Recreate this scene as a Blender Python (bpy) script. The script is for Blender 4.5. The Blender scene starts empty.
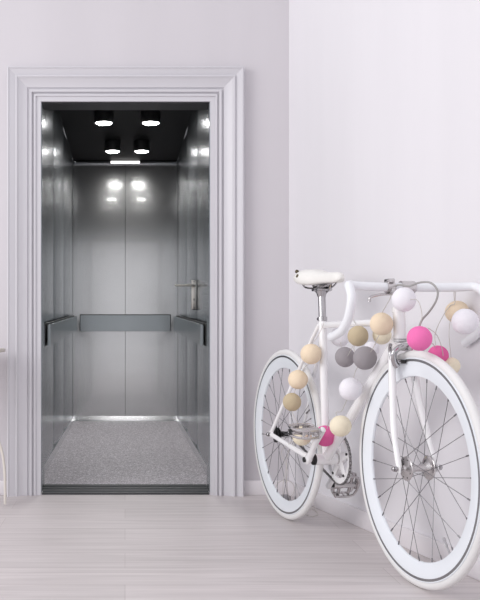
import bpy, bmesh, math, random
from mathutils import Vector, Matrix, Euler, noise
random.seed(4)
PI = math.pi
COL = bpy.context.scene.collection
V = Vector

# ------------------------------------------------------------------ materials
def newmat(name):
    m = bpy.data.materials.new(name); m.use_nodes = True
    return m, m.node_tree.nodes, m.node_tree.links, m.node_tree.nodes['Principled BSDF']

def mat(name, col, rough=0.5, metal=0.0, coat=0.0, bump=0.0, bscale=200.0, var=0.0, vscale=3.0,
        stretch=(1, 1, 1), emit=0.0, trans=0.0, rvar=0.0, spec=None, aniso=0.0):
    m, N, L, b = newmat(name)
    b.inputs['Roughness'].default_value = rough
    b.inputs['Metallic'].default_value = metal
    b.inputs['Coat Weight'].default_value = coat
    if name.startswith('brushed'): b.inputs['Coat Roughness'].default_value = 0.045
    b.inputs['Transmission Weight'].default_value = trans
    if spec is not None: b.inputs['Specular IOR Level'].default_value = spec
    if aniso: b.inputs['Anisotropic'].default_value = aniso
    tc = N.new('ShaderNodeTexCoord'); mp = N.new('ShaderNodeMapping')
    mp.inputs['Scale'].default_value = stretch
    L.new(tc.outputs['Object'], mp.inputs['Vector'])
    nz = N.new('ShaderNodeTexNoise'); nz.inputs['Scale'].default_value = vscale
    nz.inputs['Detail'].default_value = 4
    L.new(mp.outputs[0], nz.inputs['Vector'])
    rp = N.new('ShaderNodeValToRGB')
    rp.color_ramp.elements[0].position = 0.3; rp.color_ramp.elements[1].position = 0.7
    a = [max(0, c*(1-var)) for c in col]; c2 = [min(1, c*(1+var)) for c in col]
    rp.color_ramp.elements[0].color = (*a, 1); rp.color_ramp.elements[1].color = (*c2, 1)
    L.new(nz.outputs['Fac'], rp.inputs['Fac']); L.new(rp.outputs['Color'], b.inputs['Base Color'])
    if rvar:
        mr = N.new('ShaderNodeMapRange')
        mr.inputs['To Min'].default_value = max(0.02, rough-rvar); mr.inputs['To Max'].default_value = rough+rvar
        L.new(nz.outputs['Fac'], mr.inputs['Value']); L.new(mr.outputs[0], b.inputs['Roughness'])
    if bump:
        n2 = N.new('ShaderNodeTexNoise'); n2.inputs['Scale'].default_value = bscale; n2.inputs['Detail'].default_value = 3
        L.new(mp.outputs[0], n2.inputs['Vector'])
        bp = N.new('ShaderNodeBump'); bp.inputs['Strength'].default_value = bump; bp.inputs['Distance'].default_value = 0.002
        L.new(n2.outputs['Fac'], bp.inputs['Height']); L.new(bp.outputs[0], b.inputs['Normal'])
    if emit:
        b.inputs['Emission Color'].default_value = (1, 0.98, 0.97, 1); b.inputs['Emission Strength'].default_value = emit
    return m

def terrazzo():
    m, N, L, b = newmat('speckled_vinyl')
    tc = N.new('ShaderNodeTexCoord')
    v1 = N.new('ShaderNodeTexVoronoi'); v1.inputs['Scale'].default_value = 210
    v2 = N.new('ShaderNodeTexVoronoi'); v2.inputs['Scale'].default_value = 95
    L.new(tc.outputs['Object'], v1.inputs['Vector']); L.new(tc.outputs['Object'], v2.inputs['Vector'])
    r1 = N.new('ShaderNodeValToRGB'); r1.color_ramp.interpolation = 'CONSTANT'
    e = r1.color_ramp.elements
    e[0].color = (0.26, 0.235, 0.26, 1); e[1].position = 0.3; e[1].color = (0.42, 0.385, 0.415, 1)
    x = e.new(0.62); x.color = (0.55, 0.515, 0.545, 1); x = e.new(0.86); x.color = (0.82, 0.79, 0.82, 1)
    s = N.new('ShaderNodeSeparateColor'); L.new(v1.outputs['Color'], s.inputs[0]); L.new(s.outputs[0], r1.inputs[0])
    r2 = N.new('ShaderNodeValToRGB'); s2 = N.new('ShaderNodeSeparateColor')
    L.new(v2.outputs['Color'], s2.inputs[0]); L.new(s2.outputs[1], r2.inputs[0])
    r2.color_ramp.elements[0].color = (0.8, 0.8, 0.8, 1); r2.color_ramp.elements[1].color = (1.1, 1.1, 1.1, 1)
    mx = N.new('ShaderNodeMix'); mx.data_type = 'RGBA'; mx.blend_type = 'MULTIPLY'; mx.inputs['Factor'].default_value = 1
    L.new(r1.outputs[0], mx.inputs[6]); L.new(r2.outputs[0], mx.inputs[7]); L.new(mx.outputs[2], b.inputs['Base Color'])
    b.inputs['Roughness'].default_value = 0.5
    return m

def planks():
    m, N, L, b = newmat('pale_wood_planks')
    tc = N.new('ShaderNodeTexCoord')
    br = N.new('ShaderNodeTexBrick'); br.offset = 0.37; br.squash = 1.0
    br.inputs['Scale'].default_value = 1.0; br.inputs['Brick Width'].default_value = 1.3
    br.inputs['Row Height'].default_value = 0.19; br.inputs['Mortar Size'].default_value = 0.0016
    br.inputs['Mortar Smooth'].default_value = 0.3
    br.inputs['Color1'].default_value = (0.59, 0.55, 0.545, 1)
    br.inputs['Color2'].default_value = (0.65, 0.605, 0.60, 1)
    br.inputs['Mortar'].default_value = (0.52, 0.475, 0.47, 1)
    L.new(tc.outputs['Object'], br.inputs['Vector'])
    mp = N.new('ShaderNodeMapping'); mp.inputs['Scale'].default_value = (1.2, 22, 1)
    L.new(tc.outputs['Object'], mp.inputs['Vector'])
    nz = N.new('ShaderNodeTexNoise'); nz.inputs['Scale'].default_value = 1.6; nz.inputs['Detail'].default_value = 6
    nz.inputs['Distortion'].default_value = 0.7
    L.new(mp.outputs[0], nz.inputs['Vector'])
    rp = N.new('ShaderNodeValToRGB')
    rp.color_ramp.elements[0].position = 0.3; rp.color_ramp.elements[0].color = (0.86, 0.85, 0.85, 1)
    rp.color_ramp.elements[1].position = 0.7; rp.color_ramp.elements[1].color = (1.08, 1.08, 1.08, 1)
    L.new(nz.outputs['Fac'], rp.inputs[0])
    mx = N.new('ShaderNodeMix'); mx.data_type = 'RGBA'; mx.blend_type = 'MULTIPLY'; mx.inputs['Factor'].default_value = 1
    L.new(br.outputs['Color'], mx.inputs[6]); L.new(rp.outputs[0], mx.inputs[7]); L.new(mx.outputs[2], b.inputs['Base Color'])
    b.inputs['Roughness'].default_value = 0.42
    return m

M = {}
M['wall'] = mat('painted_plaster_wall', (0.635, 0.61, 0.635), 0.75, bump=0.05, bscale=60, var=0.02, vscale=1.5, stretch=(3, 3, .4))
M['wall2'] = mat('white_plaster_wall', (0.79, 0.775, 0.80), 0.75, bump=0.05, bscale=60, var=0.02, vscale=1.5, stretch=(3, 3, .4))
M['trim'] = mat('white_gloss_trim', (0.64, 0.63, 0.66), 0.32, var=0.015)
M['base'] = mat('white_baseboard_paint', (0.82, 0.79, 0.81), 0.45, var=0.01)
M['floor'] = planks()
M['terr'] = terrazzo()
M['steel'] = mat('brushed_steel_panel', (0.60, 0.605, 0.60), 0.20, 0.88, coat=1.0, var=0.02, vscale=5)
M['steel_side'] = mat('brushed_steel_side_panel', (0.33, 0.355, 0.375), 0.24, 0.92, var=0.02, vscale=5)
M['rail'] = mat('satin_steel_rail', (0.36, 0.39, 0.40), 0.27, 0.95, var=0.03, vscale=4)
M['black'] = mat('black_cabin_paint', (0.006, 0.006, 0.0065), 0.6, spec=0.15, var=0.2, vscale=50, bump=0.3, bscale=90)
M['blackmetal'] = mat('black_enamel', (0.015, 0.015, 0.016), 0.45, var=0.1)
M['sill'] = mat('dark_grooved_aluminium', (0.06, 0.062, 0.066), 0.5, 0.5, var=0.1)
M['emit'] = mat('lamp_diffuser', (1, 1, 1), 0.5, emit=32)
M['led'] = mat('led_bar_glow', (1, 1, 1), 0.5, emit=3.0)  # glow that imitates the lamps reflected in the cove trim
M['polish'] = mat('polished_steel', (0.62, 0.63, 0.65), 0.18, 1.0)
M['nickel'] = mat('satin_nickel', (0.62, 0.60, 0.55), 0.28, 1.0)
M['dark'] = mat('dark_hole', (0.03, 0.03, 0.03), 0.6)
M['white'] = mat('white_gloss_paint', (0.93, 0.925, 0.93), 0.22, coat=0.5)
M['tape'] = mat('white_handlebar_wrap', (0.86, 0.875, 0.90), 0.35, coat=0.2)
M['rim'] = mat('white_rim_enamel', (0.86, 0.90, 0.94), 0.28, coat=0.3)
M['tyre'] = mat('off_white_rubber', (0.80, 0.795, 0.785), 0.65, bump=0.2, bscale=400)
M['track'] = mat('grey_machined_track', (0.30, 0.30, 0.31), 0.35, 0.8)
M['chrome'] = mat('chrome', (0.50, 0.49, 0.50), 0.12, 1.0)
M['alu'] = mat('polished_aluminium', (0.62, 0.60, 0.60), 0.24, 1.0)
M['spoke'] = mat('steel_spoke', (0.20, 0.20, 0.21), 0.35, 0.9)
M['blk'] = mat('black_parts', (0.012, 0.012, 0.013), 0.4)
M['leather'] = mat('cream_white_saddle_leather', (0.86, 0.85, 0.81), 0.45, bump=0.15, bscale=350, var=0.02, vscale=20)
M['rivet'] = mat('dark_brass_rivet', (0.10, 0.08, 0.05), 0.4, 0.6)
M['cable'] = mat('grey_cable_sleeve', (0.36, 0.35, 0.34), 0.45)
M['wire'] = mat('clear_beige_wire', (0.58, 0.55, 0.51), 0.4)
M['chain'] = mat('steel_chain', (0.30, 0.29, 0.29), 0.35, 0.9)
def cotton(name, col):
    return mat(name, col, 0.9, bump=0.5, bscale=180, var=0.08, vscale=130, spec=0.1)
BC = {'white': cotton('white_cotton_thread', (0.92, 0.90, 0.96)),
      'cream': cotton('cream_cotton_thread', (0.95, 0.85, 0.66)),
      'peach': cotton('peach_cotton_thread', (0.95, 0.78, 0.58)),
      'tan': cotton('tan_cotton_thread', (0.60, 0.50, 0.34)),
      'grey': cotton('grey_cotton_thread', (0.36, 0.335, 0.35)),
      'pink': cotton('pink_cotton_thread', (0.95, 0.21, 0.50)),
      'magenta': cotton('deep_pink_cotton_thread', (0.84, 0.16, 0.40))}
M['table'] = mat('cream_lacquer', (0.72, 0.68, 0.62), 0.35)

# ------------------------------------------------------------------ mesh tools
def link(o, parent=None):
    COL.objects.link(o)
    if parent: o.parent = parent
    return o

def obj(name, bm, m, parent=None, smooth=None, off=None, loc=None):
    """bm -> one mesh object; smooth = angle in degrees or None for flat"""
    if off is not None: bmesh.ops.translate(bm, verts=bm.verts, vec=-V(off))
    bmesh.ops.recalc_face_normals(bm, faces=bm.faces)
    if smooth is not None:
        a = math.radians(smooth)
        for f in bm.faces: f.smooth = True
        for e in bm.edges:
            if len(e.link_faces) == 2 and e.calc_face_angle(0) > a: e.smooth = False
    me = bpy.data.meshes.new(name); bm.to_mesh(me); bm.free()
    me.materials.append(m)
    o = bpy.data.objects.new(name, me)
    if loc is not None: o.location = loc
    return link(o, parent)

def thing(name, label, cat, loc=(0, 0, 0), rotz=0, group=None):
    o = bpy.data.objects.new(name, None); o.empty_display_size = 0.1
    o.location = loc; o.rotation_euler = (0, 0, rotz)
    COL.objects.link(o); tag(o, label, cat, group)
    return o

def tag(o, label, cat, group=None):
    o['label'] = label; o['category'] = cat
    if group: o['group'] = group
    return o

def struct(o):
    o['kind'] = 'structure'; return o

def box(bm, x0, x1, y0, y1, z0, z1, bev=0.0, seg=2):
    r = bmesh.ops.create_cube(bm, size=1)
    vs = r['verts']
    for v in vs:
        v.co = V(((x0+x1)/2 + v.co.x*(x1-x0), (y0+y1)/2 + v.co.y*(y1-y0), (z0+z1)/2 + v.co.z*(z1-z0)))
    if bev:
        es = list({e for v in vs for e in v.link_edges})
        bmesh.ops.bevel(bm, geom=es, offset=bev, segments=seg, affect='EDGES', profile=0.5)
    return bm

def frame_of(d):
    d = d.normalized()
    a = V((0, 0, 1)) if abs(d.z) < 0.9 else V((1, 0, 0))
    x = d.cross(a).normalized(); y = d.cross(x).normalized()
    return x, y

def tube(bm, pts, r, seg=16, cap=True, flat=None):
    """swept tube with parallel transport; r number or list; flat=(axis vec, factor) squashes the section"""
    pts = [V(p) for p in pts]; n = len(pts)
    rs = r if isinstance(r, (list, tuple)) else [r]*n
    T = []
    for i in range(n):
        a = pts[max(0, i-1)]; b = pts[min(n-1, i+1)]; T.append((b-a).normalized())
    x, y = frame_of(T[0]); rings = []
    for i in range(n):
        if i:
            q = T[i-1].rotation_difference(T[i]); x = q @ x; y = q @ y
        ring = []
        for k in range(seg):
            a = 2*PI*k/seg
            d = (x*math.cos(a) + y*math.sin(a))*rs[i]
            if flat:
                ax = V(flat[0]); d = d - ax*(d.dot(ax))*(1-flat[1])
            ring.append(bm.verts.new(pts[i]+d))
        rings.append(ring)
    for i in range(n-1):
        for k in range(seg):
            bm.faces.new((rings[i][k], rings[i][(k+1) % seg], rings[i+1][(k+1) % seg], rings[i+1][k]))
    if cap:
        bm.faces.new(rings[0][::-1]); bm.faces.new(rings[-1])
    return bm

def catmull(P, n=8):
    P = [V(p) for p in P]; Q = [P[0]*2-P[1]] + P + [P[-1]*2-P[-2]]; out = []
    for i in range(1, len(Q)-2):
        p0, p1, p2, p3 = Q[i-1:i+3]
        for k in range(n):
            t = k/n
            out.append(0.5*((2*p1)+(p2-p0)*t+(2*p0-5*p1+4*p2-p3)*t*t+(3*p1-p0-3*p2+p3)*t**3))
    out.append(P[-1]); return out

def lathe(bm, prof, c, axis=(0, 1, 0), seg=48, close=False):
    """prof = list of (radius, along) revolved about axis through c"""
    ax = V(axis).normalized(); x, y = frame_of(ax); c = V(c); rings = []
    for (r, h) in prof:
        if r < 1e-6: rings.append([bm.verts.new(c+ax*h)])
        else: rings.append([bm.verts.new(c+ax*h+(x*math.cos(2*PI*k/seg)+y*math.sin(2*PI*k/seg))*r) for k in range(seg)])
    idx = list(range(len(prof)-1)) + ([len(prof)-1] if close else [])
    for i in idx:
        A = rings[i]; B = rings[(i+1) % len(prof)]
        for k in range(seg):
            k2 = (k+1) % seg
            if len(A) == 1 and len(B) == 1: continue
            if len(A) == 1: bm.faces.new((A[0], B[k], B[k2]))
            elif len(B) == 1: bm.faces.new((A[k], A[k2], B[0]))
            else: bm.faces.new((A[k], A[k2], B[k2], B[k]))
    return bm

def disc(bm, c, r, h0, h1, axis=(0, 1, 0), seg=32, bev=0.0):
    b = bev
    return lathe(bm, [(0, h0), (r-b, h0), (r, h0+b), (r, h1-b), (r-b, h1), (0, h1)], c, axis, seg)

def B(): return bmesh.new()

# ------------------------------------------------------------------ camera
F = 896.0; CX, CY, CH = 125.0, 332.0, 0.75
cam = bpy.data.cameras.new('camera'); co = bpy.data.objects.new('camera', cam); COL.objects.link(co)
co.location = (0, 0, CH); co.rotation_euler = (PI/2, 0, 0)
cam.sensor_fit = 'VERTICAL'; cam.sensor_height = 36; cam.lens = F/600*36
cam.shift_x = (240-CX)/600; cam.shift_y = (CY-300)/600
bpy.context.scene.camera = co
def at(px, py, Y): return V(((px-CX)*Y/F, Y, CH-(py-CY)*Y/F))

# ------------------------------------------------------------------ room
WY = 4.13                      # door wall
UX, UY = .2194, -.9756         # direction of the right wall and of the bicycle
LX, LY = .9756, .2194          # towards the right wall
CXW = 0.756
OL, OR_, OT = -0.387, 0.392, 1.81
bm = B(); box(bm, -3.0, 1.6, -1.2, WY+0.001, -0.1, 0)
struct(obj('floor', bm, M['floor']))
bm = B()
box(bm, -3.0, OL, WY, WY+0.12, 0, 2.7); box(bm, OR_, CXW+0.05, WY, WY+0.12, 0, 2.7); box(bm, OL, OR_, WY, WY+0.12, OT, 2.7)
bmesh.ops.remove_doubles(bm, verts=bm.verts, dist=1e-5)
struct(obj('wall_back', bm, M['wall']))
def rw(s, y, z): return V((CXW+UX*s+LX*y, WY+UY*s+LY*y, z))
def rwbox(bm, s0, s1, y0, y1, z0, z1, bev=0):
    b2 = B(); box(b2, s0, s1, y0, y1, z0, z1, bev)
    mp = {}
    for v in b2.verts: mp[v] = bm.verts.new(rw(*v.co))
    for f in b2.faces: bm.faces.new([mp[v] for v in f.verts])
    b2.free()
bm = B(); rwbox(bm, 0.0, 5.2, 0, 0.12, 0, 2.7)
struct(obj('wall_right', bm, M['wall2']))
bm = B(); box(bm, OR_+0.155, CXW, WY-0.012, WY, 0, 0.066, 0.003)
struct(obj('baseboard_back', bm, M['base'], smooth=30))
bm = B(); box(bm, -3.0, OL-0.155, WY-0.012, WY, 0, 0.066, 0.003)
struct(obj('baseboard_left', bm, M['base'], smooth=30))
bm = B(); rwbox(bm, 0.012, 5.2, -0.012, 0, 0, 0.068, 0.003)
struct(obj('baseboard_right', bm, M['base'], smooth=30))

# moulded door casing, one mitred sweep
prof = [(0, -.001), (0, .012), (.021, .013), (.023, .021), (.031, .022), (.034, .012), (.037, .012), (.041, .026), (.050, .028),
        (.053, .014), (.058, .014), (.062, .022), (.072, .025), (.085, .030), (.098, .038), (.106, .046), (.110, .046), (.112, .036), (.116, .036),
        (.124, .040), (.139, .046), (.145, .052), (.150, .048), (.152, .042), (.152, -.001)]
bm = B(); rings = []
path = [(OL, 0, -1, 0), (OL, OT, -1, 1), (OR_, OT, 1, 1), (OR_, 0, 1, 0)]
for (x, z, dx, dz) in path:
    rings.append([bm.verts.new((x+dx*d, WY-h, z+dz*d)) for d, h in prof])
for i in range(3):
    for k in range(len(prof)-1):
        bm.faces.new((rings[i][k], rings[i][k+1], rings[i+1][k+1], rings[i+1][k]))
bm.faces.new(rings[0]); bm.faces.new(rings[3])
struct(obj('trim_1', bm, M['trim'], smooth=12))

# ------------------------------------------------------------------ elevator
EY0, EY1, EW, EZ0, EZ1 = 4.28, 7.36, 0.431, 0.02, 2.155
EO = V((0.0023, 4.25, 0))
lift = thing('elevator_cabin', 'long brushed steel elevator cabin seen through the white moulded door casing', 'elevator', EO)
def el(name, bm, m, parent=None, smooth=30):
    return obj(name, bm, m, parent or lift, smooth, off=(0, EO.y, 0))
bm = B(); box(bm, -EW-.03, EW+.03, EY0, EY1+.03, -0.03, EZ0); el('floor_covering', bm, M['terr'])
bm = B(); box(bm, -EW-.03, EW+.03, EY0-.02, EY1+.03, EZ1, EZ1+.04); el('ceiling_panel', bm, M['black'])
# back wall: two sheets with a seam
for x0, x1 in ((-EW, -0.0015), (0.0015, EW)):
    bm = B(); box(bm, x0, x1, EY1, EY1+.02, EZ0, EZ1); o = el('back_panel', bm, M['steel'], smooth=None)
bm = B(); box(bm, -EW-.03, EW+.03, EY1+.021, EY1+.04, EZ0, EZ1); el('backing_sheet', bm, M['dark'])
# side panels: slightly bowed pans with folded edges
def pan(sx, y0, y1, off=0.0):
    bm = B(); n = 14; prof = []
    for i in range(n+1):
        t = i/n; y = y0+.009+(y1-y0-.018)*t
        prof.append((y, EW-off-0.012*math.sin(PI*t)))
    prof = [(prof[0][0], EW+.016), (prof[0][0], EW+.002)] + prof[1:-1] + [(prof[-1][0], EW+.002), (prof[-1][0], EW+.016)]
    a = [bm.verts.new((sx*x, y, EZ0)) for y, x in prof]; b = [bm.verts.new((sx*x, y, EZ1)) for y, x in prof]
    for i in range(len(prof)-1): bm.faces.new((a[i], a[i+1], b[i+1], b[i]))
    bm.faces.new(a); bm.faces.new(b); bm.faces.new((a[0], b[0], b[-1], a[-1]))
    return bm
for sx in (-1, 1):
    for y0, y1 in ((EY0, 5.40), (5.40, 6.28), (6.28, EY1)):
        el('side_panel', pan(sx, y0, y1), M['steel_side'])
    bm = B(); box(bm, sx*(EW+.017), sx*(EW+.04), EY0-.02, EY1+.03, 0, EZ1+.03); el('outer_shell', bm, M['dark'])
    # folded skirting strip along the floor
    bm = B()
    p = [(EW, .045), (EW-.0135, .045), (EW-.018, .004), (EW, .0)]
    a = [bm.verts.new((sx*x, EY0, EZ0+z)) for x, z in p]; b = [bm.verts.new((sx*x, EY1, EZ0+z)) for x, z in p]
    for i in range(4): bm.faces.new((a[i], a[(i+1) % 4], b[(i+1) % 4], b[i]))
    bm.faces.new(a); bm.faces.new(b); el('skirting_strip', bm, M['polish'], smooth=None)
    # ceiling edge bead
    bm = B(); tube(bm, [(sx*(EW-.004), EY0, EZ1-.004), (sx*(EW-.004), EY1, EZ1-.004)], .0045, 8); el('ceiling_bead', bm, M['polish'])
bm = B()
p = [(EY1, .04), (EY1-.005, .04), (EY1-.022, .003), (EY1, 0)]
a = [bm.verts.new((-EW+.014, y, EZ0+z)) for y, z in p]; b = [bm.verts.new((EW-.014, y, EZ0+z)) for y, z in p]
for i in range(4): bm.faces.new((a[i], a[(i+1) % 4], b[(i+1) % 4], b[i]))
bm.faces.new(a); bm.faces.new(b); el('skirting_strip', bm, M['polish'], smooth=None)
# cove trim across the head of the back wall, with the lamp reflection put in as a glowing strip
bm = B(); box(bm, -EW+.006, EW-.006, EY1-.03, EY1, EZ1-.032, EZ1, 0.006, 3); el('cove_trim', bm, M['polish'])
bm = B(); box(bm, -.118, .118, EY1-.034, EY1-.0285, EZ1-.025, EZ1-.007, .002); tr = el('light_bar', bm, M['led'])
tr['label'] = 'short glowing white light bar'
# jamb linings and lintel just inside the casing, the sill
for sx, xo in ((-1, OL-EO.x), (1, OR_-EO.x)):
    bm = B(); box(bm, min(xo, xo-sx*.004), max(xo, xo-sx*.004), WY+.002, 4.262, .012, OT-.0005)
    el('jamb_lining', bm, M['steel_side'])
    bm = B(); box(bm, min(xo, sx*(EW+.03)), max(xo, sx*(EW+.03)), 4.262, EY0, .012, EZ1); el('front_return', bm, M['blackmetal'])
bm = B(); box(bm, -EW-.03, EW+.03, 4.262, EY0-.02, OT, EZ1); el('lintel_panel', bm, M['blackmetal'])
bm = B(); box(bm, OL-EO.x+.0045, OR_-EO.x-.0045, WY+.002, 4.262, OT-.005, OT-.0005); el('jamb_lining', bm, M['blackmetal'])
bm = B()
sp = [(WY+.001, 0), (WY+.001, .008), (4.150, .010), (4.152, .004), (4.165, .004), (4.167, .012), (4.192, .014), (4.194, .005), (4.208, .005), (4.21, .016),
      (4.236, .018), (4.238, .009), (4.252, .009), (4.254, .021), (4.281, .023), (4.281, 0)]
a = [bm.verts.new((OL-EO.x+.0045, y, z)) for y, z in sp]; b = [bm.verts.new((OR_-EO.x-.0045, y, z)) for y, z in sp]
for i in range(len(sp)): bm.faces.new((a[i], a[(i+1) % len(sp)], b[(i+1) % len(sp)], b[i]))
bm.faces.new(a); bm.faces.new(b); el('door_sill', bm, M['sill'], smooth=None)

# bumper handrails: broad steel boards on brackets
def board(name, p0, p1, h0, h1, zb0, zb1, nrm, th=.014, m=None, parent=None):
    """board from p0 to p1 in plan, with its own heights at either end"""
    bm = B(); n = V(nrm)*th; vs = []
    for (x, y), zt, zb in ((p0, h0, zb0), (p1, h1, zb1)):
        for o in (V((0, 0, 0)), n):
            vs.append(bm.verts.new(V((x, y, zb))+o)); vs.append(bm.verts.new(V((x, y, zt))+o))
    v = vs
    for f in ((0, 1, 3, 2), (4, 6, 7, 5), (0, 4, 5, 1), (2, 3, 7, 6), (1, 5, 7, 3), (0, 2, 6, 4)): bm.faces.new([v[i] for i in f])
    bmesh.ops.bevel(bm, geom=list(bm.edges), offset=.003, segments=2, affect='EDGES')
    return el(name, bm, m or M['rail'], parent, smooth=None)
r = board('handrail', (-.366, EY1-.05), (.366, EY1-.05), .887, .887, .757, .757, (0, -1, 0)); r['label'] = 'handrail board on the back wall'
board('rail_backing', (-.372, EY1-.034), (.372, EY1-.034), .894, .894, .757, .757, (0, -1, 0), m=M['blackmetal'], parent=r)  # black strip put in as the dark shade line around the rail
for x in (-.3, 0, .3):
    bm = B(); box(bm, x-.03, x+.03, EY1-.05, EY1, .79, .85); el('rail_bracket', bm, M['blackmetal'], r)
for sx in (-1, 1):
    r = board('handrail', (sx*(EW-.052), 4.36), (sx*(EW-.052), 6.78), .786, .870, .682, .758, (-sx, 0, 0))
    r['label'] = 'handrail board on the %s side wall' % ('left' if sx < 0 else 'right')
    board('rail_backing', (sx*(EW-.030), 4.33), (sx*(EW-.030), 6.84), .790, .877, .680, .758, (-sx, 0, 0), m=M['blackmetal'], parent=r)  # same black strip, shade of the gap behind the side rail
    for y, z in ((4.55, .70), (5.8, .73), (6.65, .78)):
        bm = B(); box(bm, min(sx*(EW-.052), sx*(EW-.003)), max(sx*(EW-.052), sx*(EW-.003)), y-.04, y+.04, z, z+.06); el('rail_bracket', bm, M['blackmetal'], r)
# stile with the lever handle
HY = 5.40
bm = B(); box(bm, EW-.034, EW+.002, HY, HY+.02, .882, 1.066, .0015); st = el('handle_block', bm, M['steel_side'])
px = EW-.0175
bm = B(); box(bm, px-.0155, px+.0155, HY-.004, HY, .885, 1.063, .0018); hn = el('door_handle', bm, M['nickel']); hn['label'] = 'satin nickel lever handle on its long plate'
bm = B(); tube(bm, catmull([(px, HY-.004, 1.030), (px, HY-.03, 1.030), (px-.006, HY-.044, 1.030), (px-.03, HY-.047, 1.029), (px-.075, HY-.046, 1.028), (px-.118, HY-.044, 1.028)], 6),
       [.010, .0098, .0095, .009, .0085, .008] + [.0078]*8 + [.0072]*8 + [.0064]*9, 14)
el('lever', bm, M['nickel'], hn)
for z in (1.053, .894):
    bm = B(); disc(bm, (px, HY-.004, z), .0035, -.0012, .001, seg=16); el('screw', bm, M['dark'], hn)
bm = B(); disc(bm, (px, HY-.004, .948), .004, -.0008, .001, seg=16); box(bm, px-.0016, px+.0016, HY-.005, HY-.003, .936, .948); el('keyhole', bm, M['dark'], hn)

# surface-mounted downlights
def downlight(label, x, y, r, dome=.010):
    t = thing('ceiling_light', label, 'ceiling light', (x, y, EZ1), group='round downlights on the elevator ceiling')
    h = .072
    bm = B(); lathe(bm, [(0, 0), (r*1.02, 0), (r*1.02, -h+.003), (r, -h), (r*.88, -h), (r*.84, -h+.006), (0, -h+.006)], (0, 0, 0), (0, 0, 1), 40)
    obj('housing', bm, M['blackmetal'], t, 30)
    bm = B(); lathe(bm, [(r*.87, -h-.001), (r*.97, -h-.002), (r*.97, -h+.001)], (0, 0, 0), (0, 0, 1), 40); obj('bezel', bm, M['polish'], t, 30)
    l = bpy.data.lights.new('downlight_beam', 'SPOT'); l.energy = 20; l.spot_size = math.radians(134); l.spot_blend = .75; l.shadow_soft_size = .03; l.color = (1, .985, .97)
    lo = bpy.data.objects.new('downlight_beam', l); lo.location = (0, 0, -h-.045); COL.objects.link(lo); lo.parent = t
    bm = B(); lathe(bm, [(0, -h-dome), (r*.4, -h-dome*.85), (r*.7, -h-dome*.45), (r*.84, -h), (r*.84, -h+.0055), (0, -h+.0055)], (0, 0, 0), (0, 0, 1), 40); obj('diffuser', bm, M['emit'], t, 60)
ex = EO.x
downlight('near left black round ceiling lamp inside the elevator', ex-.138, 5.72, .061)
downlight('near right black round ceiling lamp inside the elevator', ex+.162, 5.72, .061)
downlight('far left black round ceiling lamp, by the elevator back wall', ex-.094, 6.62, .058)
downlight('far right black round ceiling lamp, by the elevator back wall', ex+.120, 6.62, .058)

# ------------------------------------------------------------------ bicycle (local: x forward, y towards the right wall, z up)
RX, RY = 0.6478, 3.605
RZ = math.atan2(UY, UX)
bike = thing('bicycle', 'white fixed-gear bicycle with deep white rims leaning beside the right wall', 'bicycle', (RX, RY, 0), RZ)
def bk(name, bm, m, parent=None, smooth=35): return obj(name, bm, m, parent or bike, smooth)
def Lp(px, py, y=0.0):
    t = (px-CX)/F; a = RX+y*LX; b = RY+y*LY
    s = (t*b-a)/(UX-t*UY); Y = b+s*UY
    return V((s, y, CH-(py-CY)*Y/F))

BBP = V((.368, 0, .290)); STT = V((.337, 0, .800)); HT = V((.877, 0, .822)); HB = V((.886, 0, .718))
RH = V((0, 0, .34)); FH = V((.984, 0, .348))
# frame
bm = B()
tube(bm, [BBP, STT], .0145, 20)
tube(bm, [STT+V((.004, 0, -.025)), HT+V((0, 0, -.040))], .0115, 20)
tube(bm, [BBP, HB+V((-.006, 0, .018))], .0175, 20)
tube(bm, [HT, HB], .0185, 24)
tube(bm, [HT+V((0, 0, .004)), HT+V((0.0003, 0, -.012))], .0205, 24)
tube(bm, [BBP+V((0, -.044, 0)), BBP+V((0, .038, 0))], .021, 24)
for sy in (-1, 1):
    tube(bm, catmull([STT+V((-.004, sy*.012, -.022)), (.27, sy*.022, .70), (.19, sy*.035, .59), (.09, sy*.054, .455), (.012, sy*.066, .352)], 5), .0075, 14)
    tube(bm, catmull([BBP+V((-.012, sy*.018, 0)), (.29, sy*.040, .292), (.2, sy*.050, .307), (.09, sy*.060, .326), (.012, sy*.066, .34)], 5), [.0105]*12+[.009]*9, 14)
    box(bm, -.016, .024, sy*.066-.003, sy*.066+.003, .329, .353, .002)
tube(bm, [(.245, -.028, .665), (.245, .028, .665)], .006, 10)
bk('frame', bm, M['white'])
# fork
bm = B()
tube(bm, [HB+V((.001, 0, -.004)), (.889, 0, .704)], .019, 20)
for sy in (-1, 1):
    tube(bm, catmull([(.889, sy*.004, .706), (.893, sy*.024, .698), (.898, sy*.034, .665), (.915, sy*.042, .56), (.945, sy*.054, .45), (.984, sy*.060, .350)], 6),
         [.013]*7+[.0125]*6+[.0115]*6+[.0105]*6+[.009]*5+[.008], 16)
    box(bm, .973, .995, sy*.062-.003, sy*.062+.003, .336, .360, .002)
bk('fork', bm, M['white'])
bm = B(); lathe(bm, [(.0186, -.003), (.0205, -.0025), (.0205, -.001), (.0180, -.0005), (.0180, .003), (.0205, .0035), (.0205, .005), (.0186, .0055)], HB+V((-.0004, 0, .006)), (0, 0, 1), 32)
bk('headset_ring', bm, M['track'])
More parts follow.
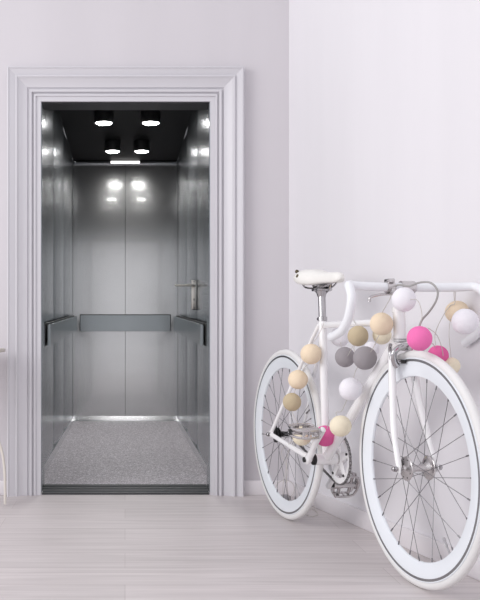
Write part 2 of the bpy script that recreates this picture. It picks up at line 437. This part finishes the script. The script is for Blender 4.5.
# seat post, clamp, saddle
bm = B(); tube(bm, [STT+V((.001, 0, -.02)), (.330, 0, .905)], .0135, 24); sp_ = bk('seat_post', bm, M['chrome'])
bm = B(); lathe(bm, [(.0146, -.008), (.0175, -.007), (.0175, .007), (.0146, .008)], STT+V((.0005, 0, -.002)), (0.06, 0, -1), 32); tube(bm, [STT+V((-.026, -.008, -.002)), STT+V((-.026, .012, -.002))], .0045, 12)
tube(bm, [STT+V((-.010, 0, -.002)), STT+V((-.026, 0, -.002))], .005, 10)
bk('seat_clamp', bm, M['chrome'])
sec = [(.196, .034, .968, .948), (.201, .048, .975, .940), (.214, .062, .981, .930), (.245, .070, .986, .919), (.28, .066, .984, .913), (.315, .052, .977, .913), (.35, .037, .970, .917),
       (.39, .0275, .965, .920), (.43, .024, .963, .919), (.46, .0225, .962, .918), (.476, .0195, .959, .921), (.485, .0145, .955, .925), (.491, .008, .950, .931), (.493, .002, .943, .939)]
bm = B(); rings = []
for (s, w, zt, zb) in sec:
    ring = []
    for k in range(28):
        a = 2*PI*k/28; ca, sa = math.cos(a), math.sin(a)
        y = w*math.copysign(abs(ca)**.8, ca)
        zc = zb + (zt-zb)*.45
        z = zc + ((zt-zc) if sa > 0 else (zc-zb))*math.copysign(abs(sa)**(.9 if sa > 0 else .7), sa)
        if sa < -.2: z += .18*(zt-zb)*(1-abs(ca))   # hollow underside
        ring.append(bm.verts.new((s, y, z)))
    rings.append(ring)
for i in range(len(rings)-1):
    for k in range(28): bm.faces.new((rings[i][k], rings[i][(k+1) % 28], rings[i+1][(k+1) % 28], rings[i+1][k]))
bm.faces.new(rings[0]); bm.faces.new(rings[-1])
bmesh.ops.smooth_vert(bm, verts=bm.verts, factor=.3, use_axis_x=True, use_axis_y=True, use_axis_z=True)
sad = bk('saddle', bm, M['leather'], smooth=80)
for sy in (-1, 1):
    bm = B(); c = Lp(298.0, 276.2, -.062) if sy < 0 else Lp(297.0, 271.6, -.052); disc(bm, c, .0068, -.005, .005, (-.75, -.5, .45), 20, .001); bk('rivet', bm, M['rivet'], sad)
    bm = B(); tube(bm, catmull([(.225, sy*.03, .935), (.245, sy*.026, .918), (.30, sy*.021, .911), (.36, sy*.021, .911), (.41, sy*.014, .919), (.44, sy*.006, .926)], 6), .0035, 10); bk('saddle_rail', bm, M['chrome'], sad)
bm = B()
lathe(bm, [(.015, 0), (.019, .012), (.022, .020), (0, .022)], (.330, 0, .880), (0, 0, 1), 24)
box(bm, .300, .362, -.028, .028, .900, .909, .003); box(bm, .305, .357, -.026, .026, .913, .920, .003)
tube(bm, [(.331, -.034, .905), (.331, .034, .905)], .006, 12)
tube(bm, catmull([(.285, -.012, .925), (.300, -.014, .908), (.325, -.012, .893)], 4), .005, 8); tube(bm, catmull([(.385, .012, .925), (.360, .014, .905), (.335, .012, .892)], 4), .005, 8)
bk('saddle_clamp', bm, M['chrome'])
# stem and bars
BAR = V((.925, 0, .885))
bm = B(); tube(bm, [HT+V((0, 0, .003)), HT+V((-.003, 0, .058))], .0125, 18)
tube(bm, [HT+V((-.003, 0, .052)), BAR], .0125, 18); tube(bm, [BAR+V((0, -.022, 0)), BAR+V((0, .022, 0))], .019, 20)
bk('stem', bm, M['alu'])
def drop(sy, es, ez):
    if sy > 0: return [V((.925, 0, .885)), V((.930, .05, .885)), V((.938, .11, .885)), V((.952, .165, .886)), V((.972, .194, .886)), V((1.000, .203, .874)), V((1.022, .205, .845)),
            V((1.022, .205, .808)), V((1.000, .205, .770)), V((.968, .205, .742)), V((.935, .205, .727)), V((es, .205, ez))]
    return [V((.925, 0, .885)), V((.925, sy*.05, .885)), V((.925, sy*.11, .885)), V((.926, sy*.165, .887)), V((.934, sy*.194, .889)), V((.952, sy*.202, .880)), V((.966, sy*.203, .855)),
            V((.962, sy*.204, .822)), V((.942, sy*.204, .785)), V((.908, sy*.205, .755)), V((es+.02, sy*.205, ez+.004)), V((es, sy*.205, ez))]
bm = B()
tube(bm, catmull(drop(-1, .838, .735), 7), .0135, 18); tube(bm, catmull(drop(1, .910, .716), 7), .0135, 18)
bar = bk('handlebar', bm, M['tape'])
for sy, s, z in ((-1, .838, .735), (1, .910, .716)):
    bm = B(); disc(bm, (s-.002, sy*.205, z-.0005), .0115, -.003, .004, (-1, 0, -.15), 20, .002); bk('bar_plug', bm, M['white'], bar)
# lever and its clamp
bm = B(); tube(bm, [(.925, -.070, .885), (.925, -.046, .885)], .0175, 18); box(bm, .905, .945, -.066, -.050, .898, .910, .003); box(bm, .93, .955, -.064, -.050, .862, .880, .003)
lev = bk('brake_lever', bm, M['alu'])
a0 = Lp(392, 294, -.05); a1 = Lp(371, 297, -.115)
bm = B(); tube(bm, catmull([a0, (a0+a1)/2+V((0, 0, .003)), a1, a1+V((-.002, -.004, -.014))], 6), .0042, 10); bk('lever_blade', bm, M['alu'], lev)
bm = B(); tube(bm, catmull([Lp(389, 291, -.05), Lp(398, 285, -.045), Lp(409, 286, -.03), Lp(420, 282.5, -.02), Lp(431, 283, -.01), Lp(437.5, 291, 0), Lp(436, 301, .0), Lp(429, 312, .0), Lp(422, 320, 0), Lp(418, 330, .0), Lp(411, 345, -.015)], 8), .0030, 10)
bk('brake_cable', bm, M['cable'])
# caliper
bm = B()
tube(bm, [(.895, 0, .703), (.944, 0, .703)], .007, 14)
for sy in (-1, 1):
    tube(bm, catmull([(.934, -sy*.010, .704), (.934, sy*.012, .708), (.933, sy*.036, .700), (.930, sy*.047, .682), (.926, sy*.041, .658), (.924, sy*.032, .646)], 6), .0095, 12, flat=((1, 0, 0), .8))
    tube(bm, [(.926, sy*.048, .661), (.926, sy*.022, .661)], .0055, 12)
tube(bm, catmull([(.92, -.052, .712), (.905, -.045, .695), (.912, -.044, .668)], 5), .0055, 10)
tube(bm, [(.940, 0, .703), (.948, 0, .703)], .0095, 6)
cal = bk('brake_caliper', bm, M['chrome'])
for sy in (-1, 1):
    bm = B(); box(bm, .905, .948, min(sy*.0145, sy*.023), max(sy*.0145, sy*.023), .655, .667, .003); bk('brake_pad', bm, M['blk'], cal)

# wheels
def wheel(name, c, label, hubm, flr, hubw, phase, rear, K=1.0):
    rw_ = [(.264, 0), (.266, -.0045), (.275, -.0075), (.30, -.0112), (.3085, -.012), (.3185, -.012), (.3195, -.009), (.314, 0),
           (.3195, .009), (.3185, .012), (.3085, .012), (.30, .0112), (.275, .0075), (.266, .0045)]
    rw_ = [(a*K, h) for a, h in rw_]
    bm = B(); lathe(bm, rw_, c, (0, 1, 0), 96, True)
    w = bk(name, bm, M['rim'], smooth=30); w['label'] = label
    bm = B(); R0 = .340*K-.0125
    pr = [(R0+.0125*math.cos(a)*1.0, .0125*math.sin(a)) for a in [2*PI*k/16 for k in range(16)]]
    lathe(bm, pr, c, (0, 1, 0), 96, True); bk('tyre', bm, M['tyre'], w)
    for sy in (-1, 1):
        bm = B(); lathe(bm, [(.3085*K, sy*.0118), (.3085*K, sy*.0127), (.3155*K, sy*.0127), (.3155*K, sy*.0118)], c, (0, 1, 0), 96, True); bk('brake_track', bm, M['track'], w)
    # hub: barrel with two drilled flanges
    bm = B(); hw = hubw
    lathe(bm, [(0, -hw-.012), (.008, -hw-.012), (.010, -hw-.006), (.018, -hw-.0035), (flr-.002, -hw-.002), (flr, -hw), (flr, -hw+.002), (flr-.003, -hw+.004), (.020, -hw+.005), (.012, -hw+.014),
               (.0095, 0), (.012, hw-.014), (.020, hw-.005), (flr-.003, hw-.004), (flr, hw-.002), (flr, hw), (flr-.002, hw+.002), (.018, hw+.0035), (.010, hw+.006), (.008, hw+.012), (0, hw+.012)], c, (0, 1, 0), 40)
    nf = len(bm.faces); old = set(bm.faces)
    for sy in (-1, 1):
        for k in range(8):
            a = 2*PI*(k+.5)/8; rr = flr*.74
            p = V(c)+V((rr*math.cos(a), sy*(hw+.0015), rr*math.sin(a)))
            disc(bm, p, .0034, -.0012, .0012, seg=10)
    for f in bm.faces:
        if f not in old: f.material_index = 1
    hub = bk('hub', bm, hubm, w); hub.data.materials.append(M['dark'])
    bm = B()
    tube(bm, [V(c)+V((0, -.080, 0)), V(c)+V((0, .080, 0))], .0045, 12)
    for sy in (-1, 1):
        disc(bm, V(c)+V((0, sy*.073, 0)), .0088, -.004, .004, seg=6)
        if sy < 0: disc(bm, V(c)+V((0, -.079, 0)), .007, -.004, .002, seg=20, bev=.002)
    bk('axle_nut', bm, M['chrome'] , w)
    # spokes, crossed
    n = 28
    for k in range(n):
        sy = -1 if k % 2 else 1
        a = 2*PI*k/n + phase
        tw = (1 if (k//2) % 2 else -1)*math.radians(62)
        p1 = V(c)+V((.2635*K*math.cos(a), sy*.002, .2635*K*math.sin(a)))
        p0 = V(c)+V(((flr-.005)*math.cos(a+tw), sy*hw, (flr-.005)*math.sin(a+tw)))
        bm = B(); tube(bm, [p0, p1], .00095, 6)
        d = (p1-p0).normalized(); tube(bm, [p1-d*.012, p1+d*.001], .0022, 6)
        bk('spoke', bm, M['spoke'], w)
    av = math.radians(27) if rear else math.radians(-52)
    dv = V((math.cos(av), 0, math.sin(av)))
    bm = B(); tube(bm, [V(c)+dv*.268*K, V(c)+dv*.232, V(c)+dv*.231, V(c)+dv*.222], [.003, .003, .0042, .0036], 10); bk('valve', bm, M['chrome'], w)
    return w
fw = wheel('front_wheel', FH, 'front wheel with silver high-flange hub', M['alu'], .036, .037, .05, False, .348/.340)
rwh = wheel('rear_wheel', RH, 'rear wheel with black hub', M['blk'], .026, .034, .11, True)
def gear(bm, c, r, n, w, tooth):
    vs = []
    for k in range(n*4):
        a = 2*PI*k/(n*4); rr = r + (tooth if k % 4 in (1, 2) else 0)
        vs.append((rr*math.cos(a), rr*math.sin(a)))
    a_ = [bm.verts.new(V(c)+V((x, -w, z))) for x, z in vs]; b_ = [bm.verts.new(V(c)+V((x, w, z))) for x, z in vs]
    return vs, a_, b_
bm = B(); vs, a_, b_ = gear(bm, RH+V((0, .047, 0)), .030, 16, .0014, .004); bm.faces.new(a_); bm.faces.new(b_)
for k in range(len(a_)): bm.faces.new((a_[k], a_[(k+1) % len(a_)], b_[(k+1) % len(a_)], b_[k]))
bk('sprocket', bm, M['blk'], rwh, None)
bm = B(); vs, a_, b_ = gear(bm, RH+V((0, -.044, 0)), .030, 16, .0016, .004); bm.faces.new(a_); bm.faces.new(b_)
for k in range(len(a_)): bm.faces.new((a_[k], a_[(k+1) % len(a_)], b_[(k+1) % len(a_)], b_[k]))
disc(bm, RH+V((0, -.044, 0)), .020, -.008, .008, seg=24, bev=.002)
bk('lock_ring', bm, M['blk'], rwh, None)
# chainring: toothed ring with cut-outs and a spider
C0 = BBP+V((0, .050, 0))
bm = B(); nT = 46; n4 = nT*4
def ringverts(r, y): return [bm.verts.new(C0+V((r*math.cos(2*PI*k/n4), y, r*math.sin(2*PI*k/n4)))) for k in range(n4)]
ro = .090
oa = []; ob = []
for k in range(n4):
    rr = ro+(.0035 if k % 4 in (1, 2) else 0); a = 2*PI*k/n4
    oa.append(bm.verts.new(C0+V((rr*math.cos(a), -.0018, rr*math.sin(a))))); ob.append(bm.verts.new(C0+V((rr*math.cos(a), .0018, rr*math.sin(a)))))
ia = ringverts(.070, -.0018); ib = ringverts(.070, .0018)
for k in range(n4):
    j = (k+1) % n4
    bm.faces.new((oa[k], oa[j], ob[j], ob[k])); bm.faces.new((ia[k], ib[k], ib[j], ia[j]))
    bm.faces.new((oa[k], ia[k], ia[j], oa[j])); bm.faces.new((ob[k], ob[j], ib[j], ib[k]))
ringo = bk('chainring', bm, M['white'])
bm = B(); disc(bm, C0, .026, -.006, .006, seg=32, bev=.002)
for k in range(5):
    a = 2*PI*k/5+.35
    tube(bm, [C0+V((.018*math.cos(a), 0, .018*math.sin(a))), C0+V((.074*math.cos(a), 0, .074*math.sin(a)))], [.017, .012], 14, flat=((0, 1, 0), .3))
bk('spider', bm, M['white'], ringo)
for k in range(5):
    a = 2*PI*k/5+.35
    bm = B(); disc(bm, C0+V((.0705*math.cos(a), 0, .0705*math.sin(a))), .0052, -.0065, .0055, seg=14, bev=.001); bk('chainring_bolt', bm, M['blk'], ringo)
# chain: closed band of link plates around ring and sprocket
r1, r2 = .0935, .034
cA = C0; cB = RH+V((0, .047, 0)); dd = cB-cA; D_ = math.hypot(dd.x, dd.z); base = math.atan2(dd.z, dd.x); al = math.acos((r1-r2)/D_)
pts = []
for k in range(60):
    a = base+al+(2*PI-2*al)*k/59; pts.append((cA.x+r1*math.cos(a), cA.z+r1*math.sin(a)))
p_end = (cB.x+r2*math.cos(base-al), cB.z+r2*math.sin(base-al)); p0 = pts[-1]
for k in range(1, 32): t = k/32; pts.append((p0[0]+(p_end[0]-p0[0])*t, p0[1]+(p_end[1]-p0[1])*t))
for k in range(13):
    a = base-al+2*al*k/12; pts.append((cB.x+r2*math.cos(a), cB.z+r2*math.sin(a)))
p0 = pts[-1]; p_end = pts[0]
for k in range(1, 32): t = k/32; pts.append((p0[0]+(p_end[0]-p0[0])*t, p0[1]+(p_end[1]-p0[1])*t))
# resample to half-inch pitch
pts2 = []; acc = 0; pts.append(pts[0])
for i in range(len(pts)-1):
    a = V((pts[i][0], pts[i][1])); b = V((pts[i+1][0], pts[i+1][1])); l = (b-a).length
    while acc <= l: pts2.append(a+(b-a)*(acc/l if l else 0)); acc += .0127
    acc -= l
bm = B(); n = len(pts2)
for i in range(n):
    a = pts2[i]; b = pts2[(i+1) % n]; d = b-a
    if d.length < 1e-4: continue
    e = d.normalized(); q = V((-e.y, e.x))*.0028; y0 = .0485
    wy = .0032 if i % 2 else .0022
    for sy in (-1, 1):
        vs = []
        for yy in (y0+sy*wy, y0+sy*(wy+.001)):
            for p in (a-e*.003-q*.6, a-q, b-q, b+e*.003-q*.6, b+e*.003+q*.6, b+q, a+q, a-e*.003+q*.6): vs.append(bm.verts.new((p.x, yy, p.y)))
        bm.faces.new(vs[:8]); bm.faces.new(vs[8:])
        for k in range(8): bm.faces.new((vs[k], vs[(k+1) % 8], vs[8+(k+1) % 8], vs[8+k]))
    tube(bm, [(a.x, y0-.004, a.y), (a.x, y0+.004, a.y)], .0022, 6)
bk('chain', bm, M['chain'], smooth=None)
# bottom bracket rings
for sy in (-1, 1):
    bm = B(); disc(bm, BBP+V((0, sy*(.048 if sy < 0 else .040), 0)), .0205, -.005, .005, seg=28, bev=.001); bk('bearing_cup', bm, M['blk'] if sy < 0 else M['alu'])
bm = B(); tube(bm, [BBP+V((0, -.078, 0)), BBP+V((0, .072, 0))], .0085, 14); bk('crank_axle', bm, M['alu'])
def crank(sy, ang, y, label):
    d = V((math.cos(ang), 0, math.sin(ang))); a = BBP+V((0, y, 0)); b = a+d*.176+V((0, sy*.006, 0))
    bm = B(); tube(bm, catmull([a-d*.014, a-d*.004, a+d*.010, a+d*.05+V((0, sy*.002, 0)), (a+b)/2+V((0, sy*.003, 0)), b-d*.012, b-d*.001, b+d*.011], 4),
                   [.008]+[.014]*3+[.017]*5+[.0145]*4+[.0125]*8+[.0125]*4+[.012]*3+[.007], 18, flat=((0, 1, 0), .8))
    o = bk('crank_arm', bm, M['white']); o['label'] = label
    bm = B(); disc(bm, a+V((0, sy*.0145, 0)), .0095, -.004, .004, seg=20, bev=.001); bk('crank_bolt', bm, M['blk'], o)
    return b, o
def pedal(c, sy, tilt, arm):
    """cage pedal: two side rails, end plates, cross body round the spindle"""
    R_ = Matrix.Rotation(tilt, 4, 'Y')
    def tr(p): return c + (R_ @ V(p))
    bm = B(); tube(bm, [c+V((0, sy*.004, 0)), c+V((0, sy*.022, 0))], .0085, 14); bk('pedal_spindle', bm, M['blk'], arm)
    bm = B()
    tube(bm, [tr((0, sy*.018, 0)), tr((0, sy*.105, 0))], [.014, .011], 12)
    for s in (-1, 1):
        for z in (-.012, .012):
            path = [tr((s*.024, sy*.022, z)), tr((s*.043, sy*.030, z)), tr((s*.047, sy*.05, z)), tr((s*.047, sy*.085, z)), tr((s*.040, sy*.105, z)), tr((s*.018, sy*.114, z)), tr((0, sy*.115, z))]
            tube(bm, path, .0048, 8)
        for y in (.032, .05, .07, .09):
            tube(bm, [tr((s*.046, sy*y, -.015)), tr((s*.046, sy*y, .016))], .0040, 6)
        tube(bm, [tr((s*.030, sy*.024, 0)), tr((0, sy*.022, 0))], .006, 8)
        tube(bm, [tr((s*.046, sy*.045, 0)), tr((0, sy*.045, 0))], .0065, 8)
        tube(bm, [tr((s*.046, sy*.088, 0)), tr((0, sy*.088, 0))], .0065, 8)
    tube(bm, [tr((-.02, sy*.114, 0)), tr((.02, sy*.114, 0))], .006, 8)
    p = bk('pedal', bm, M['alu'], arm)
    bm = B(); disc(bm, tr((0, sy*.118, 0)), .011, -.002, .002, seg=18, bev=.001); bk('pedal_cap', bm, M['blk'] if sy < 0 else M['alu'], arm)
cb, oa_ = crank(-1, math.radians(42), -.070, 'near-side crank arm pointing up and forward')
pedal(cb, -1, math.radians(8), oa_)
cb, oa_ = crank(1, math.radians(43+180), .066, 'wall-side crank arm pointing down and back')
pedal(cb, 1, math.radians(-62), oa_)

# ------------------------------------------------------------------ cotton ball string light, hung over the bicycle
gar = thing('string_light', 'cotton ball string light in white, cream, tan, grey and pink draped over the white bicycle', 'string light', (RX, RY, 0), RZ)
bmb = B(); bmesh.ops.create_icosphere(bmb, subdivisions=4, radius=1)
for v in bmb.verts:
    k = 1+.018*noise.noise(v.co*2.3)+.008*noise.noise(v.co*9)
    v.co *= k
for f in bmb.faces: f.smooth = True
bme = bpy.data.meshes.new('cotton_ball'); bmb.to_mesh(bme); bmb.free()
meshes = {}
for k, m_ in BC.items():
    q = bme.copy(); q.materials.append(m_); meshes[k] = q
balls = [  # px, py, radius px, depth offset, colour, label
 (404, 299.5, 12.2, -.065, 'white', 'white ball in front of the stem'),
 (381.5, 324, 11.6, -.055, 'peach', 'peach ball beside the head tube'),
 (382, 335, 9.5, .050, 'cream', 'cream ball behind the down tube, half hidden'),
 (358, 336, 10.3, -.030, 'tan', 'tan ball just under the top tube'),
 (340, 337, 9.8, .075, 'white', 'white ball behind the curled handlebar end'),
 (345, 357, 10.2, .010, 'grey', 'smaller grey ball under the top tube'),
 (365, 358, 11.8, -.050, 'grey', 'larger grey ball beside the down tube'),
 (371.5, 349, 7.5, .085, 'white', 'white ball peeping out behind the grey one'),
 (350.5, 389, 11.6, -.070, 'white', 'white ball in front of the down tube'),
 (311, 354, 10.4, -.050, 'peach', 'peach ball beside the seat tube'),
 (298, 379.5, 9.8, -.070, 'peach', 'peach ball on the seat stay over the rear wheel'),
 (292, 402, 9.2, -.095, 'tan', 'tan ball in front of the rear spokes'),
 (302, 436, 9.8, -.078, 'cream', 'cream ball under the near pedal'),
 (325, 436, 10.5, -.036, 'magenta', 'deep pink ball behind the near crank arm'),
 (340.5, 426, 10.8, -.075, 'cream', 'cream ball in front of the down tube foot'),
 (419.5, 338.5, 12.4, -.050, 'pink', 'bright pink ball over the front tyre'),
 (438, 355.5, 10.3, .060, 'magenta', 'deep pink ball behind the front tyre'),
 (457, 312, 11.6, .175, 'peach', 'peach ball hanging behind the white one at the right bar'),
 (465, 321.5, 13.0, .105, 'white', 'white ball hanging under the right bar'),
 (451.5, 366, 8.5, .090, 'cream', 'cream ball behind the front tyre, nearly hidden')]
P = []
for (px, py, rp, y, c, lab) in balls:
    p = Lp(px, py, y); Y = RY+p.x*UY+y*LY
    o = bpy.data.objects.new('cotton_ball', meshes[c]); o.location = p; rr = rp*Y/F; o.scale = (rr, rr, rr*.97)
    o.rotation_euler = (random.random()*6, random.random()*6, random.random()*6)
    link(o, gar); o['label'] = lab; P.append(p)
def wire(pts, r=.0011, n=8):
    bm = B(); tube(bm, catmull(pts, n), r, 6); return obj('cable', bm, M['wire'], gar, 60)
wire([Lp(324, 323, -.02), Lp(318, 336, -.03), P[9]+V((0, 0, .03)), P[9], P[9]+V((0, 0, -.03)), Lp(305, 367, -.05), P[10], Lp(295, 391, -.085), P[11], Lp(293, 414, -.10), P[12]+V((0, 0, .02)), P[12],
      Lp(313, 446, -.06), P[13], Lp(330, 420, -.05), P[14], Lp(336, 413, -.06), Lp(341, 411.5, -.06), Lp(345, 404, -.06), P[8], Lp(354, 376, -.05), Lp(357, 368, -.05), P[6], Lp(354, 350, -.045), P[3], Lp(356, 325, -.02), Lp(352, 318, 0)])
wire([Lp(345, 322, .02), P[4], P[5], Lp(352, 348, .0), P[3]])
wire([Lp(388, 322, -.03), Lp(378, 337, -.03), Lp(372, 350, -.045), P[6]])
wire([Lp(388, 286, -.05), Lp(391, 296, -.055), P[1]+V((0, 0, .03)), P[1], P[2], P[7], P[6]])
wire([Lp(396, 288, -.03), P[0], Lp(417, 300, -.06), Lp(422, 315, -.05), P[15]+V((0, 0, .03)), P[15], Lp(433, 344, .03), P[16], Lp(446, 360, .08), P[19], Lp(449, 335, .12), Lp(451, 318, .15), P[17]])
wire([Lp(428, 328, -.03), Lp(436, 334, .01), Lp(441, 345, .04), Lp(443, 357, .06), P[16]])
wire([P[16], Lp(435, 335, .09), Lp(443, 316, .12), Lp(450, 306, .145), Lp(454.5, 304, .152), Lp(455.5, 296, .155), Lp(455.5, 287.5, .155), Lp(454, 295, .162), P[17], P[18]])
# the tail that drops behind the rear wheel and lies on the floor
def fl(px, py):   # point on the floor in bicycle coordinates
    Y = CH*F/(py-CY); X = (px-CX)*Y/F; dx, dy = X-RX, Y-RY
    return V((dx*UX+dy*UY, dx*LX+dy*LY, .0025))
wire([P[12], Lp(289, 450, -.045), Lp(286, 470, -.05), Lp(283, 486, -.05), fl(285, 507), fl(296, 508), fl(303, 505.5), fl(309, 508), fl(315, 511.5), fl(318, 515), fl(311, 517), fl(304, 513), Lp(305, 503, .19), Lp(309, 497.5, .195), Lp(313, 502, .19), fl(316, 512)])
wire([P[12], Lp(282, 450, -.05), Lp(287, 468, -.05), Lp(286.5, 484, -.05), fl(290, 503)])
c = fl(285, 500)
bm = B(); box(bm, c.x-.022, c.x+.022, c.y-.02, c.y+.02, .0, .022, .005, 3); pl = obj('plug_adapter', bm, mat('grey_plastic', (.32, .31, .33), .4), gar, 30); pl['label'] = 'small grey plug adapter on the floor behind the rear wheel'
bm = B(); pts = [c+V((0, .045*math.cos(a), .045+.042*math.sin(a))) for a in [2*PI*k/30-PI/2 for k in range(31)]]
tube(bm, pts, .0012, 6); obj('cable', bm, M['wire'], gar, 60)

# ------------------------------------------------------------------ little round table at the far left edge
TX, TY = (6.6-CX)*3.92/F, 3.92
r_ = .22; zt = CH-(349-CY)*3.92/F
tb = thing('side_table', 'cream round side table with bent wire legs left of the door casing', 'table', (TX-r_, TY-.05, 0))
bm = B(); disc(bm, (0, 0, zt), r_, -.012, .004, (0, 0, 1), 64, .003); obj('tabletop', bm, M['table'], tb, 30)
for k in range(3):
    a = 2*PI*k/3+.0
    d = V((math.cos(a), math.sin(a), 0))
    bm = B(); tube(bm, catmull([d*.05+V((0, 0, zt-.010)), d*.07+V((0, 0, .50)), d*.13+V((0, 0, .37)), d*.178+V((0, 0, .31)), d*.206+V((0, 0, .235)), d*.217+V((0, 0, .16)), d*.220+V((0, 0, .08)), d*.220+V((0, 0, .006))], 8), .006, 12)
    obj('leg', bm, M['table'], tb, 60)

# ------------------------------------------------------------------ light
w = bpy.data.worlds.new('world'); bpy.context.scene.world = w; w.use_nodes = True
bg = w.node_tree.nodes['Background']; bg.inputs[0].default_value = (0.96, 0.95, 1.0, 1); bg.inputs[1].default_value = 0.92
def area(name, loc, tgt, sx, sy, e, col=(1, 1, 1)):
    l = bpy.data.lights.new(name, 'AREA'); l.shape = 'RECTANGLE'; l.size = sx; l.size_y = sy; l.energy = e; l.color = col
    o = bpy.data.objects.new(name, l); o.location = loc; o.rotation_euler = (V(tgt)-V(loc)).to_track_quat('-Z', 'Y').to_euler(); COL.objects.link(o)
area('window_daylight', (-2.6, 1.6, 1.9), (1.0, 2.8, .9), 2.2, 2.0, 58, (1, .98, .98))  # added soft area light from the left, no window built there

s = bpy.context.scene
s.view_settings.view_transform = 'Standard'; s.view_settings.look = 'None'
s.view_settings.exposure = 0.0; s.view_settings.gamma = 1.0; s.view_settings.use_curve_mapping = False
